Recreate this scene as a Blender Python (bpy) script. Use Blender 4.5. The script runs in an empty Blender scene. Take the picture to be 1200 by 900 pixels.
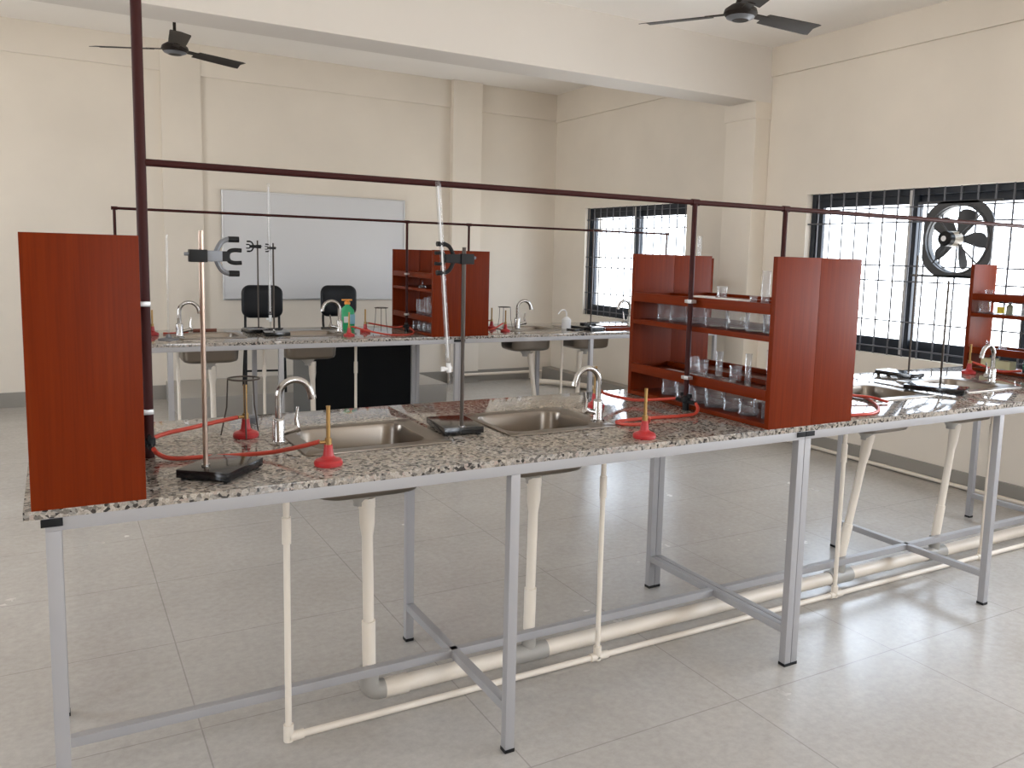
import bpy, bmesh, math, random
from mathutils import Vector, Matrix
random.seed(7)
sc = bpy.context.scene
COL = sc.collection
PI = math.pi

# ------------------------------------------------------------------ materials
def mat(name, color, rough=0.5, metal=0.0, spec=0.5, coat=0.0, coat_rough=0.05):
    m = bpy.data.materials.new(name); m.use_nodes = True
    b = m.node_tree.nodes['Principled BSDF']
    b.inputs['Base Color'].default_value = (*color, 1)
    b.inputs['Roughness'].default_value = rough
    b.inputs['Metallic'].default_value = metal
    b.inputs['Specular IOR Level'].default_value = spec
    b.inputs['Coat Weight'].default_value = coat
    b.inputs['Coat Roughness'].default_value = coat_rough
    return m

def nodes(m):
    t = m.node_tree
    return t, t.nodes, t.links, t.nodes['Principled BSDF']

def ramp(ns, stops, interp='LINEAR'):
    r = ns.new('ShaderNodeValToRGB'); cr = r.color_ramp; cr.interpolation = interp
    while len(cr.elements) < len(stops): cr.elements.new(0.5)
    for e, (p, c) in zip(cr.elements, stops):
        e.position = p; e.color = (*c, 1)
    return r

def coords(ns, ls, scale=(1, 1, 1), kind='Object', loc=(0, 0, 0)):
    tc = ns.new('ShaderNodeTexCoord'); mp = ns.new('ShaderNodeMapping')
    mp.inputs['Scale'].default_value = scale; mp.inputs['Location'].default_value = loc
    ls.new(tc.outputs[kind], mp.inputs['Vector'])
    return mp.outputs['Vector']

def noise(ns, ls, vec, scale, detail=4, rough=0.5, dist=0.0):
    n = ns.new('ShaderNodeTexNoise'); n.inputs['Scale'].default_value = scale
    n.inputs['Detail'].default_value = detail; n.inputs['Roughness'].default_value = rough
    n.inputs['Distortion'].default_value = dist
    ls.new(vec, n.inputs['Vector']); return n

def mixc(ns, ls, fac, a, b, mode='MIX'):
    x = ns.new('ShaderNodeMix'); x.data_type = 'RGBA'; x.blend_type = mode
    for sock, v in ((x.inputs[0], fac), (x.inputs[6], a), (x.inputs[7], b)):
        if isinstance(v, (int, float)): sock.default_value = v
        elif isinstance(v, tuple): sock.default_value = (*v, 1)
        else: ls.new(v, sock)
    return x.outputs[2]

def paint(name, color, rough=0.6, var=0.05, bump=0.02, spec=0.3):
    m = mat(name, color, rough, spec=spec); t, ns, ls, b = nodes(m)
    v = coords(ns, ls)
    n = noise(ns, ls, v, 1.3, 5)
    r = ramp(ns, [(0.3, tuple(c * (1 - var) for c in color)), (0.7, tuple(min(1, c * (1 + var)) for c in color))])
    ls.new(n.outputs['Fac'], r.inputs[0]); ls.new(r.outputs[0], b.inputs['Base Color'])
    n2 = noise(ns, ls, v, 160, 3)
    bp = ns.new('ShaderNodeBump'); bp.inputs['Strength'].default_value = bump; bp.inputs['Distance'].default_value = 0.01
    ls.new(n2.outputs['Fac'], bp.inputs['Height']); ls.new(bp.outputs[0], b.inputs['Normal'])
    return m

def wood(name, axis):
    m = mat(name, (0.2, 0.05, 0.02), 0.38, spec=0.10); t, ns, ls, b = nodes(m)
    sca = [26, 26, 26]; sca[axis] = 1.1
    v = coords(ns, ls, tuple(sca))
    n = noise(ns, ls, v, 1.6, 6, 0.62, 0.4)
    r = ramp(ns, [(0.25, (0.128, 0.0145, 0.0012)), (0.5, (0.150, 0.0180, 0.0017)), (0.75, (0.178, 0.0240, 0.0026))])
    ls.new(n.outputs['Fac'], r.inputs[0])
    sc2 = [90, 90, 90]; sc2[axis] = 2
    n2 = noise(ns, ls, coords(ns, ls, tuple(sc2)), 2, 3)
    r2 = ramp(ns, [(0.35, (0.88, 0.88, 0.88)), (0.6, (1, 1, 1))])
    ls.new(n2.outputs['Fac'], r2.inputs[0])
    ls.new(mixc(ns, ls, 1.0, r.outputs[0], r2.outputs[0], 'MULTIPLY'), b.inputs['Base Color'])
    return m

def granite():
    m = mat('polished_granite', (0.4, 0.36, 0.3), 0.07, spec=0.5); t, ns, ls, b = nodes(m)
    v = coords(ns, ls)
    warp = noise(ns, ls, v, 30, 3)
    add = ns.new('ShaderNodeVectorMath'); add.operation = 'MULTIPLY_ADD'
    ls.new(warp.outputs['Color'], add.inputs[0]); add.inputs[1].default_value = (0.02, 0.02, 0.02); ls.new(v, add.inputs[2])
    vor = ns.new('ShaderNodeTexVoronoi'); vor.inputs['Scale'].default_value = 120
    ls.new(add.outputs[0], vor.inputs['Vector'])
    sep = ns.new('ShaderNodeSeparateColor'); ls.new(vor.outputs['Color'], sep.inputs[0])
    r1 = ramp(ns, [(0.0, (0.045, 0.040, 0.036)), (0.10, (0.18, 0.16, 0.14)), (0.28, (0.36, 0.32, 0.275)),
                   (0.52, (0.47, 0.425, 0.37)), (0.80, (0.30, 0.28, 0.255)), (0.94, (0.42, 0.34, 0.295))], 'CONSTANT')
    ls.new(sep.outputs[0], r1.inputs[0])
    n = noise(ns, ls, v, 5, 3)
    r2 = ramp(ns, [(0.35, (0.86, 0.87, 0.90)), (0.65, (1.0, 0.98, 0.95))])
    ls.new(n.outputs['Fac'], r2.inputs[0])
    c = mixc(ns, ls, 1.0, r1.outputs[0], r2.outputs[0], 'MULTIPLY')
    n3 = noise(ns, ls, v, 260, 3)
    r3 = ramp(ns, [(0.38, (0.60, 0.58, 0.56)), (0.54, (1, 1, 1))])
    ls.new(n3.outputs['Fac'], r3.inputs[0])
    ls.new(mixc(ns, ls, 0.6, c, r3.outputs[0], 'MULTIPLY'), b.inputs['Base Color'])
    return m

def floor_tiles():
    m = mat('floor_tile', (0.4, 0.38, 0.35), 0.3, spec=0.8); t, ns, ls, b = nodes(m)
    v = coords(ns, ls)
    sep = ns.new('ShaderNodeSeparateXYZ'); ls.new(v, sep.inputs[0])
    def joint(out, off, size):
        a = ns.new('ShaderNodeMath'); a.operation = 'ADD'; ls.new(out, a.inputs[0]); a.inputs[1].default_value = off
        d = ns.new('ShaderNodeMath'); d.operation = 'DIVIDE'; ls.new(a.outputs[0], d.inputs[0]); d.inputs[1].default_value = size
        f = ns.new('ShaderNodeMath'); f.operation = 'FRACT'; ls.new(d.outputs[0], f.inputs[0])
        s = ns.new('ShaderNodeMath'); s.operation = 'SUBTRACT'; ls.new(f.outputs[0], s.inputs[0]); s.inputs[1].default_value = 0.5
        ab = ns.new('ShaderNodeMath'); ab.operation = 'ABSOLUTE'; ls.new(s.outputs[0], ab.inputs[0])
        g = ns.new('ShaderNodeMath'); g.operation = 'GREATER_THAN'; ls.new(ab.outputs[0], g.inputs[0]); g.inputs[1].default_value = 0.5 - 0.0022 / size
        return g.outputs[0]
    jx = joint(sep.outputs[0], 8 - 0.34, 0.8); jy = joint(sep.outputs[1], 13 - 3.925, 0.65)
    mx = ns.new('ShaderNodeMath'); mx.operation = 'MAXIMUM'; ls.new(jx, mx.inputs[0]); ls.new(jy, mx.inputs[1])
    n = noise(ns, ls, v, 1.7, 5, 0.6)
    r = ramp(ns, [(0.2, (0.45, 0.418, 0.385)), (0.5, (0.50, 0.470, 0.437)), (0.8, (0.55, 0.522, 0.490))])
    ls.new(n.outputs['Fac'], r.inputs[0])
    n2 = noise(ns, ls, v, 34, 6, 0.7)
    r2 = ramp(ns, [(0.3, (0.84, 0.84, 0.83)), (0.65, (1, 1, 1))]); ls.new(n2.outputs['Fac'], r2.inputs[0])
    c = mixc(ns, ls, 1.0, r.outputs[0], r2.outputs[0], 'MULTIPLY')
    jf = ns.new('ShaderNodeMath'); jf.operation = 'MULTIPLY'; ls.new(mx.outputs[0], jf.inputs[0]); jf.inputs[1].default_value = 0.38
    ls.new(mixc(ns, ls, jf.outputs[0], c, (0.13, 0.12, 0.11)), b.inputs['Base Color'])
    rr = ns.new('ShaderNodeMapRange'); rr.inputs[3].default_value = 0.22; rr.inputs[4].default_value = 0.30
    ls.new(n.outputs['Fac'], rr.inputs[0]); ls.new(rr.outputs[0], b.inputs['Roughness'])
    return m

def thin_glass(name, tint=(0.95, 0.96, 0.96), rough=0.02, power=1.0, haze=0.0):
    m = bpy.data.materials.new(name); m.use_nodes = True
    t = m.node_tree; ns, ls = t.nodes, t.links; ns.clear()
    o = ns.new('ShaderNodeOutputMaterial'); mx = ns.new('ShaderNodeMixShader')
    tr = ns.new('ShaderNodeBsdfTransparent'); tr.inputs[0].default_value = (*tint, 1)
    gl = ns.new('ShaderNodeBsdfGlossy'); gl.inputs['Roughness'].default_value = rough
    fr = ns.new('ShaderNodeLayerWeight'); pw = ns.new('ShaderNodeMath'); pw.operation = 'POWER'; pw.inputs[1].default_value = 4.0
    ls.new(fr.outputs['Facing'], pw.inputs[0])
    mu = ns.new('ShaderNodeMath'); mu.operation = 'MULTIPLY_ADD'; mu.inputs[1].default_value = .9 * power; mu.inputs[2].default_value = .05 * power; mu.use_clamp = True
    ls.new(pw.outputs[0], mu.inputs[0]); ls.new(mu.outputs[0], mx.inputs[0])
    if haze:
        hz = ns.new('ShaderNodeMixShader'); hz.inputs[0].default_value = haze
        tl_ = ns.new('ShaderNodeBsdfTranslucent'); tl_.inputs[0].default_value = (.9, .92, .96, 1)
        df = ns.new('ShaderNodeBsdfDiffuse'); df.inputs[0].default_value = (.9, .92, .96, 1)
        h2 = ns.new('ShaderNodeMixShader'); ls.new(tl_.outputs[0], h2.inputs[1]); ls.new(df.outputs[0], h2.inputs[2])
        ls.new(tr.outputs[0], hz.inputs[1]); ls.new(h2.outputs[0], hz.inputs[2]); ls.new(hz.outputs[0], mx.inputs[1])
    else: ls.new(tr.outputs[0], mx.inputs[1])
    ls.new(gl.outputs[0], mx.inputs[2]); ls.new(mx.outputs[0], o.inputs[0])
    return m

M = dict(
    wall=paint('cream_wall_paint', (0.755, 0.69, 0.60), 0.55),
    ceil=paint('white_ceiling_paint', (0.93, 0.90, 0.86), 0.6, 0.02),
    beam=paint('off_white_beam_paint', (0.74, 0.70, 0.65), 0.6, 0.02),
    skirt=paint('grey_skirting', (0.30, 0.28, 0.25), 0.35, 0.12),
    dais=paint('grey_dais_tile', (0.36, 0.335, 0.30), 0.35, 0.10),
    floor=floor_tiles(), granite=granite(), wood=wood('red_brown_laminate', 2), woodh=wood('red_brown_laminate_rail', 1),
    woodedge=mat('laminate_edge_band', (0.16, 0.036, 0.012), 0.45),
    steel=mat('silver_painted_steel', (0.37, 0.36, 0.365), 0.45, 0.2),
    ss=mat('stainless_steel', (0.235, 0.20, 0.165), 0.3, 1.0),
    chrome=mat('chrome', (0.47, 0.45, 0.43), 0.18, 1.0),
    pvc=mat('cream_pvc', (0.77, 0.69, 0.59), 0.4), pvcg=mat('grey_pvc', (0.36, 0.34, 0.31), 0.4),
    pipe=mat('maroon_pipe_paint', (0.042, 0.010, 0.009), 0.55, spec=.15),
    red=mat('red_enamel', (0.42, 0.02, 0.022), 0.35), hose=mat('red_rubber', (0.50, 0.055, 0.03), 0.42),
    brass=mat('brass', (0.36, 0.22, 0.085), 0.38, 1.0), black=mat('black_plastic', (0.006, 0.006, 0.0065), 0.45, spec=.25),
    plate=mat('black_glossy_plate', (0.012, 0.012, 0.013), 0.12), iron=mat('dark_iron_wire', (0.07, 0.055, 0.045), 0.5, 0.4),
    rod=mat('plated_rod', (0.36, 0.27, 0.22), 0.28, 0.9), grey=mat('cast_grey_metal', (0.20, 0.21, 0.23), 0.45, 0.5),
    leather=mat('black_vinyl', (0.008, 0.009, 0.011), 0.4, spec=.25), navy=mat('dark_window_aluminium', (0.022, 0.027, 0.036), 0.4, 0.3),
    alu=mat('bright_aluminium', (0.55, 0.55, 0.55), 0.35, 0.8), bar=mat('grille_bar_paint', (0.10, 0.10, 0.11), 0.45),
    pane=thin_glass('outdoor_dimming_glass', (0.62, 0.63, 0.64), .02, .5), clear=thin_glass('clear_window_glass', (0.95, 0.95, 0.95), .02, .5), glass=thin_glass('lab_glass', (0.985, 0.988, 0.992), 0.05, 1.1, .07),  # grey pane colour dims the bright outdoors so the bars stay visible
    board=mat('whiteboard_enamel', (0.66, 0.665, 0.68), 0.2, 0, 0.4), desk=mat('black_desk_laminate', (0.004, 0.0045, 0.005), 0.6, spec=.15),
    deskside=mat('grey_desk_end', (0.10, 0.10, 0.095), 0.5), fan=mat('brown_fan_enamel', (0.020, 0.015, 0.012), 0.5, 0, .2),
    fangrey=mat('grey_fan_enamel', (0.072, 0.072, 0.074), 0.5, 0, .3), fancream=mat('cream_motor_paint', (0.55, 0.50, 0.42), 0.45),
    green=mat('green_soap_bottle', (0.03, 0.42, 0.17), 0.25), orange=mat('orange_cap', (0.85, 0.33, 0.04), 0.4),
    white=mat('white_plastic', (0.78, 0.78, 0.78), 0.4), lblue=mat('pale_blue_label', (0.25, 0.50, 0.62), 0.5),
    yellow=mat('yellow_paper_label', (0.80, 0.66, 0.05), 0.5), amber=mat('olive_bottle', (0.30, 0.30, 0.20), 0.3),
    palebox=mat('pale_yellow_carton', (0.70, 0.68, 0.42), 0.6), darkgreen=mat('green_reagent_bottle', (0.03, 0.14, 0.09), 0.2),
    paper=mat('white_porcelain', (0.75, 0.73, 0.70), 0.35),
)

# ------------------------------------------------------------------ mesh builder
class MB:
    def __init__(s): s.v = []; s.f = []
    def add(s, vs, fs):
        o = len(s.v); s.v += [tuple(p) for p in vs]; s.f += [tuple(i + o for i in f) for f in fs]; return s
    def box(s, x0, x1, y0, y1, z0, z1, mtx=None):
        vs = [(x, y, z) for z in (z0, z1) for y in (y0, y1) for x in (x0, x1)]
        if mtx is not None: vs = [tuple(mtx @ Vector(p)) for p in vs]
        return s.add(vs, [(0, 2, 3, 1), (4, 5, 7, 6), (0, 1, 5, 4), (2, 6, 7, 3), (0, 4, 6, 2), (1, 3, 7, 5)])
    def loft(s, rings, cap0=True, cap1=True):
        n = len(rings[0]); o = len(s.v)
        for r in rings: s.v += [tuple(p) for p in r]
        for i in range(len(rings) - 1):
            for j in range(n):
                k = (j + 1) % n
                s.f.append((o + i * n + j, o + i * n + k, o + (i + 1) * n + k, o + (i + 1) * n + j))
        if cap0: s.f.append(tuple(o + j for j in reversed(range(n))))
        if cap1: s.f.append(tuple(o + (len(rings) - 1) * n + j for j in range(n)))
        return s
    def tube(s, pts, r, n=10, cap=True):
        pts = [Vector(p) for p in pts]
        rs = r if isinstance(r, (list, tuple)) else [r] * len(pts)
        t0 = (pts[1] - pts[0]).normalized()
        u = t0.orthogonal().normalized(); rings = []
        for i, p in enumerate(pts):
            a = pts[max(0, i - 1)]; b = pts[min(len(pts) - 1, i + 1)]
            t = (b - a).normalized(); u = (u - t * u.dot(t)).normalized(); w = t.cross(u)
            rings.append([p + (u * math.cos(2 * PI * k / n) + w * math.sin(2 * PI * k / n)) * rs[i] for k in range(n)])
        return s.loft(rings, cap, cap)
    def cyl(s, p0, p1, r, r2=None, n=14): return s.tube([p0, p1], [r, r if r2 is None else r2], n)
    def lathe(s, prof, c=(0, 0, 0), n=24, mtx=None):
        o = len(s.v); m = len(prof)
        for r, z in prof:
            for k in range(n):
                a = 2 * PI * k / n
                p = Vector((r * math.cos(a), r * math.sin(a), z))
                if mtx is not None: p = mtx @ p
                s.v.append(tuple(p + Vector(c)))
        for i in range(m - 1):
            for k in range(n):
                j = (k + 1) % n
                s.f.append((o + i * n + k, o + i * n + j, o + (i + 1) * n + j, o + (i + 1) * n + k))
        if prof[0][0] > 1e-6: pass
        return s
    def grid(s, A, B, skip, c0, c1, mp):
        """plate of cells A x B with cells in skip left open, extruded c0..c1; mp(a,b,c) -> xyz; closed surface"""
        na, nb = len(A) - 1, len(B) - 1
        def q(*ps): s.add([mp(*p) for p in ps], [(0, 1, 2, 3)])
        solid = lambda i, j: 0 <= i < na and 0 <= j < nb and (i, j) not in skip
        for i in range(na):
            for j in range(nb):
                if not solid(i, j): continue
                a0, a1, b0, b1 = A[i], A[i + 1], B[j], B[j + 1]
                q((a0, b0, c1), (a1, b0, c1), (a1, b1, c1), (a0, b1, c1)); q((a0, b0, c0), (a0, b1, c0), (a1, b1, c0), (a1, b0, c0))
                if not solid(i - 1, j): q((a0, b0, c0), (a0, b0, c1), (a0, b1, c1), (a0, b1, c0))
                if not solid(i + 1, j): q((a1, b0, c0), (a1, b1, c0), (a1, b1, c1), (a1, b0, c1))
                if not solid(i, j - 1): q((a0, b0, c0), (a1, b0, c0), (a1, b0, c1), (a0, b0, c1))
                if not solid(i, j + 1): q((a0, b1, c0), (a0, b1, c1), (a1, b1, c1), (a1, b1, c0))
        return s
    def build(s, name, m, parent=None, bevel=0.0, angle=38, weld=True, solid=0.0):
        me = bpy.data.meshes.new(name); me.from_pydata(s.v, [], s.f)
        bm = bmesh.new(); bm.from_mesh(me)
        if weld: bmesh.ops.remove_doubles(bm, verts=bm.verts, dist=1e-5)
        bmesh.ops.recalc_face_normals(bm, faces=bm.faces)
        if bevel:
            es = [e for e in bm.edges if len(e.link_faces) == 2 and e.calc_face_angle(0) > 0.6]
            bmesh.ops.bevel(bm, geom=es, offset=bevel, segments=2, affect='EDGES', profile=0.7)
        for f in bm.faces: f.smooth = True
        bm.to_mesh(me); bm.free()
        me.set_sharp_from_angle(angle=math.radians(angle))
        me.materials.append(m)
        o = bpy.data.objects.new(name, me); COL.objects.link(o)
        if parent is not None: o.parent = parent
        if solid:
            md = o.modifiers.new('thickness', 'SOLIDIFY'); md.thickness = solid; md.offset = 0
        return o

def B(*a, **k): return MB().box(*a, **k)
def thing(name, label, cat, loc=(0, 0, 0), rz=0.0, group=None, kind=None):
    o = bpy.data.objects.new(name, None); COL.objects.link(o)
    o.empty_display_size = 0.05; o.location = loc; o.rotation_euler = (0, 0, rz)
    o['label'] = label; o['category'] = cat
    if group: o['group'] = group
    if kind: o['kind'] = kind
    return o
def tag(o, label, cat, group=None, kind=None):
    o['label'] = label; o['category'] = cat
    if group: o['group'] = group
    if kind: o['kind'] = kind
    return o
def struct(o): o['kind'] = 'structure'; return o
def copy_thing(root, loc, label, rz=None, group=None):
    r = root.copy(); COL.objects.link(r); r.location = loc; r['label'] = label
    if rz is not None: r.rotation_euler = (0, 0, rz)
    if group: r['group'] = group
    for ch in list(root.children):
        c = ch.copy(); COL.objects.link(c); c.parent = r
        for g in list(ch.children):
            d = g.copy(); COL.objects.link(d); d.parent = c
    return r
def rrect(cx, cy, hx, hy, r, z, n=5):
    out = []
    for (sx, sy, a0) in ((1, 1, 0), (-1, 1, PI / 2), (-1, -1, PI), (1, -1, 1.5 * PI)):
        for k in range(n + 1):
            a = a0 + PI / 2 * k / n
            out.append((cx + sx * (hx - r) + r * math.cos(a), cy + sy * (hy - r) + r * math.sin(a), z))
    return out
def bez(pts, n=8):
    """Catmull-Rom through pts"""
    P = [Vector(p) for p in pts]; P = [P[0] * 2 - P[1]] + P + [P[-1] * 2 - P[-2]]; out = []
    for i in range(1, len(P) - 2):
        for k in range(n):
            t = k / n; a, b, c, d = P[i - 1], P[i], P[i + 1], P[i + 2]
            out.append(0.5 * ((2 * b) + (c - a) * t + (2 * a - 5 * b + 4 * c - d) * t * t + (3 * b - a - 3 * c + d) * t ** 3))
    out.append(P[-2]); return out

# ------------------------------------------------------------------ room
XR, YB, XL, YF = 5.208, 8.802, -4.2, -4.6
ZC1, ZC2 = 3.235, 3.36
struct(B(XL - .3, XR + .3, YF - .3, YB + .3, -0.12, 0).build('floor', M['floor']))
c = MB(); c.box(XL - .3, XR + .3, YF - .3, 5.60, ZC1, ZC1 + .25); c.box(XL - .3, XR + .3, 5.60, YB + .3, ZC2, ZC2 + .25)
struct(c.build('ceiling', M['ceil']))
struct(B(XL, XR, 5.302, 5.63, 2.79, ZC2 + .1).build('ceiling_beam', M['beam'], bevel=.006))
struct(B(5.045, XR, 5.302, 5.66, 0, 2.79).build('wall_pillar', M['wall'], bevel=.008))
struct(B(5.03, XR, 5.296, 5.672, 2.655, 2.79).build('trim_1', M['wall'], bevel=.004))
WZ0, WZ1 = 0.825, 2.02
WIN = [(-4.2, -2.3), (-1.9, 0.1), (0.5, 2.5), (2.985, 4.845), (6.335, 8.115)]
ys = sorted([YF - .3, YB + .3] + [v for w in WIN for v in w]); zs = [0, WZ0, WZ1, ZC2 + .25]
sk = {(ys.index(w[0]), 1) for w in WIN}
struct(MB().grid(ys, zs, sk, XR, XR + .24, lambda a, b, c: (c, a, b)).build('wall_right', M['wall']))
FILL_WINL = [(-0.3, 0.8), (4.8, 6.3)]  # added openings out of view, to brighten the window wall and far bay
ys = sorted([YF - .3, YB + .3] + [v for w in FILL_WINL for v in w]); zl = [0, 0.85, 2.75, ZC2 + .25]
sk = {(ys.index(w[0]), 1) for w in FILL_WINL}
struct(MB().grid(ys, zl, sk, XL - .24, XL, lambda a, b, c: (c, a, b)).build('wall_left', M['wall']))
FILL_WINF = [(1.2, 2.2)]  # added opening out of view, soft fill from behind the camera
xs = sorted([XL - .3, XR + .3] + [v for w in FILL_WINF for v in w])
sk = {(xs.index(w[0]), 1) for w in FILL_WINF}
struct(MB().grid(xs, zl, sk, YF - .24, YF, lambda a, b, c: (a, c, b)).build('wall_front', M['wall']))
struct(B(XL - .3, XR + .3, YB, YB + .24, 0, ZC2 + .25).build('wall_back', M['wall']))
struct(B(0.912, 1.262, YB - .028, YB, 0, ZC2).build('wall_pillar', M['wall'], bevel=.004))
struct(B(3.835, 4.185, YB - .085, YB, 0, ZC2).build('wall_pillar', M['wall'], bevel=.004))
# thicker wall bands above the ledges
struct(B(XL, 0.912, YB - .022, YB, 3.08, ZC2).build('trim_2', M['wall'], bevel=.004))
struct(B(1.262, 3.835, YB - .022, YB, 3.07, ZC2).build('trim_3', M['wall'], bevel=.004))
struct(B(4.185, XR, YB - .022, YB, 3.06, ZC2).build('trim_4', M['wall'], bevel=.004))
struct(B(XR - .022, XR, YF, 5.302, 3.0, ZC1).build('trim_5', M['wall'], bevel=.004))
struct(B(XR - .022, XR, 5.66, YB, 3.04, ZC2).build('trim_6', M['wall'], bevel=.004))
# skirtings, the concrete ledge in the corner
struct(B(XL, 4.9, YB - .012, YB, 0, .135).build('baseboard_back', M['skirt']))
struct(B(0.905, 1.269, YB - .040, YB - .028, 0, .135).build('baseboard_back_pillar', M['skirt']))
struct(B(3.828, 4.192, YB - .097, YB - .085, 0, .135).build('baseboard_back_pillar', M['skirt']))
struct(B(XR - .02, XR, YF, 5.302, 0, .115).build('baseboard_right', M['skirt']))
struct(B(XR - .125, XR, 5.672, YB - .012, 0, .135).build('trim_7', M['skirt'], bevel=.005))
struct(B(0.89, 3.35, 7.69, YB - .041, 0, .18).build('trim_8', M['dais'], bevel=.004))    # raised teacher's platform
o = bpy.data.objects['trim_8']; o.name = 'raised_platform'; tag(o, 'low grey tiled platform along the whiteboard wall', 'platform', kind='structure')

# windows
def window(n, y0, y1, seen=True, off=0.0):
    w = thing('window_%d' % n, 'dark framed sliding window with steel grille in the side wall', 'window', (XR, y0, WZ0), kind='structure')
    W, H = y1 - y0, WZ1 - WZ0; x = .062
    f = MB(); t = .045
    f.grid([0, t, W - t, W], [0, t, H - t, H], {(1, 1)}, x, x + .09, lambda a, b, c: (c, a, b)); f.build('window_frame', M['navy'], w, bevel=.003)
    mid = W * .5
    for (a, b, xx) in ((t, mid + .03, x + .045), (mid - .03, W - t, x + .012)):
        s = MB().grid([a, a + .062, b - .062, b], [t, t + .072, H - t - .062, H - t], {(1, 1)}, xx, xx + .03, lambda p, q, r: (r, p, q))
        sash = s.build('sash', M['navy'], w, bevel=.003)
        B(xx + .013, xx + .017, a + .062, b - .062, t + .072, H - t - .062).build('pane', M['pane' if y1 > 2.9 else 'clear'], sash)
    B(x - .005, x + .002, mid + .008, mid + .028, .01, H - .01).build('meeting_strip', M['alu'], w)
    g = MB(); k = 0.06 + off
    while k < W:
        g.cyl((.035, k, .0), (.035, k, H), .0066, n=6); k += .122
    for z in (.055, .25, .54, .65, .96, 1.065):
        g.cyl((.027, 0, z), (.027, W, z), .0055, n=6)
    g.build('window_grille', M['bar'], w)
    return w
for i, (a, b) in enumerate(WIN): window(i + 1, a, b)
def fill_window(n, loc, W, H, rz):
    w = thing('window_%d' % n, 'added unseen dark framed window letting in fill light', 'window', loc, rz, kind='structure')
    f = MB().grid([0, .05, W / 2 - .025, W / 2 + .025, W - .05, W], [0, .05, H - .05, H], {(1, 1), (3, 1)}, .08, .13, lambda a, b, c: (a, c, b))
    f.build('window_frame', M['navy'], w)
    B(.05, W - .05, .10, .104, .05, H - .05).build('pane', M['clear'], w)
for i, (a, b) in enumerate(FILL_WINL): fill_window(6 + i, (XL, a, .85), b - a, 1.9, PI / 2)

for i, (a, b) in enumerate(FILL_WINF): fill_window(8 + i, (b, YF, .85), b - a, 1.9, PI)

# ------------------------------------------------------------------ bench frames and worktops
ZB, ZT = .8807, .90
def bench(x0, x1, y, legs, label, caps, braces, extra=()):
    t = thing('lab_bench', label, 'bench', (x0, y, 0), group='grey steel lab benches')
    D = .85
    for lx in list(legs) + list(extra):
        l = lx - x0
        for yy in ((0,) if lx in extra else (0, .822)):
            o = B(l - .015, l + .015, yy, yy + .03, .008, ZB - .03).build('leg', M['steel'], t, bevel=.002)
            B(l - .0160, l + .0160, yy - .001, yy + .031, 0, .011).build('foot', M['black'], o)
        B(l - .015, l + .015, .03, .822, ZB - .03, ZB).build('top_cross_rail', M['steel'], t, bevel=.002)
        if lx in braces:
            B(l - .014, l + .014, .03, .822, .122, .150).build('cross_brace', M['steel'], t, bevel=.002)
    L0, L1 = legs[0] - x0 - .015, legs[-1] - x0 + .015
    for yy, n in ((0, 'front_rail'), (.822, 'rear_rail')):
        B(L0, L1, yy, yy + .03, ZB - .03, ZB).build(n, M['steel'], t, bevel=.002)
    B(L0 + .03, L1 - .03, .40, .428, .1225, .150).build('stretcher', M['steel'], t, bevel=.002)
    for cx in caps:
        B(cx - x0 - .021, cx - x0 + .021, -.004, -.0005, ZB - .019, ZB - .001).build('end_cap', M['black'], t, bevel=.001)
    return t

def worktop(x0, x1, y, cuts, holes, label, depth=.925):
    t = thing('granite_worktop', label, 'worktop', (x0, y, ZB), group='speckled granite worktops')
    xs = [x0] + list(cuts) + [x1]
    for a, b in zip(xs[:-1], xs[1:]):
        hs = [h for h in holes if a < h[0] < b]
        A = [a - x0 + .0006]; skip = set()
        for (hx, hy) in hs:
            A += [hx - .184 - x0, hx + .184 - x0]; skip.add((len(A) - 2, 1))
        A.append(b - x0 - .0006)
        hy = .4517
        MB().grid(A, [0, hy - .157, hy + .157, depth], skip, 0, ZT - ZB, lambda p, q, r: (p, q, r)).build('slab', M['granite'], t, bevel=.0016)
    return t

Y0 = 2.068; Y1 = 5.36
bench(-.037, 2.287, Y0, (-.022, 1.119, 2.272), 'grey steel bench in front carrying the two nearest sinks', (-.024, 2.266), (1.119, 2.272))
bench(2.289, 4.66, Y0, (2.304, 3.486, 4.645), 'grey steel bench beside the window with the exhaust fan', (2.311,), (2.304, 3.486, 4.645))
bench(.05, 2.425, Y1, (.10, 1.21, 2.41), 'far grey steel bench standing before the black desk', (2.405,), (1.21, 2.41), (.572,))
bench(2.427, 4.80, Y1, (2.442, 3.535, 4.78), 'far grey steel bench standing in the room corner', (2.448,), (2.442, 3.535, 4.78))
YT = Y0 - .002
SF = [(.806, 2.5177), (1.426, 2.5177), (3.18, 2.5177), (3.81, 2.5177)]
SBk = [(.85, 5.81), (1.49, 5.81), (3.20, 5.81), (3.76, 5.81)]
worktop(-.077, 2.287, YT, (1.062,), SF[:2], 'granite slab nearest the viewer holding two burners with brass tubes')
worktop(2.289, 4.70, YT, (3.495,), SF[2:], 'granite slab reflecting the window with the exhaust fan')
worktop(.02, 2.425, Y1 - .002, (1.17,), SBk[:2], 'far granite slab under the green soap bottle')
worktop(2.427, 4.82, Y1 - .002, (3.48,), SBk[2:], 'far granite slab next to the room corner')

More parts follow.
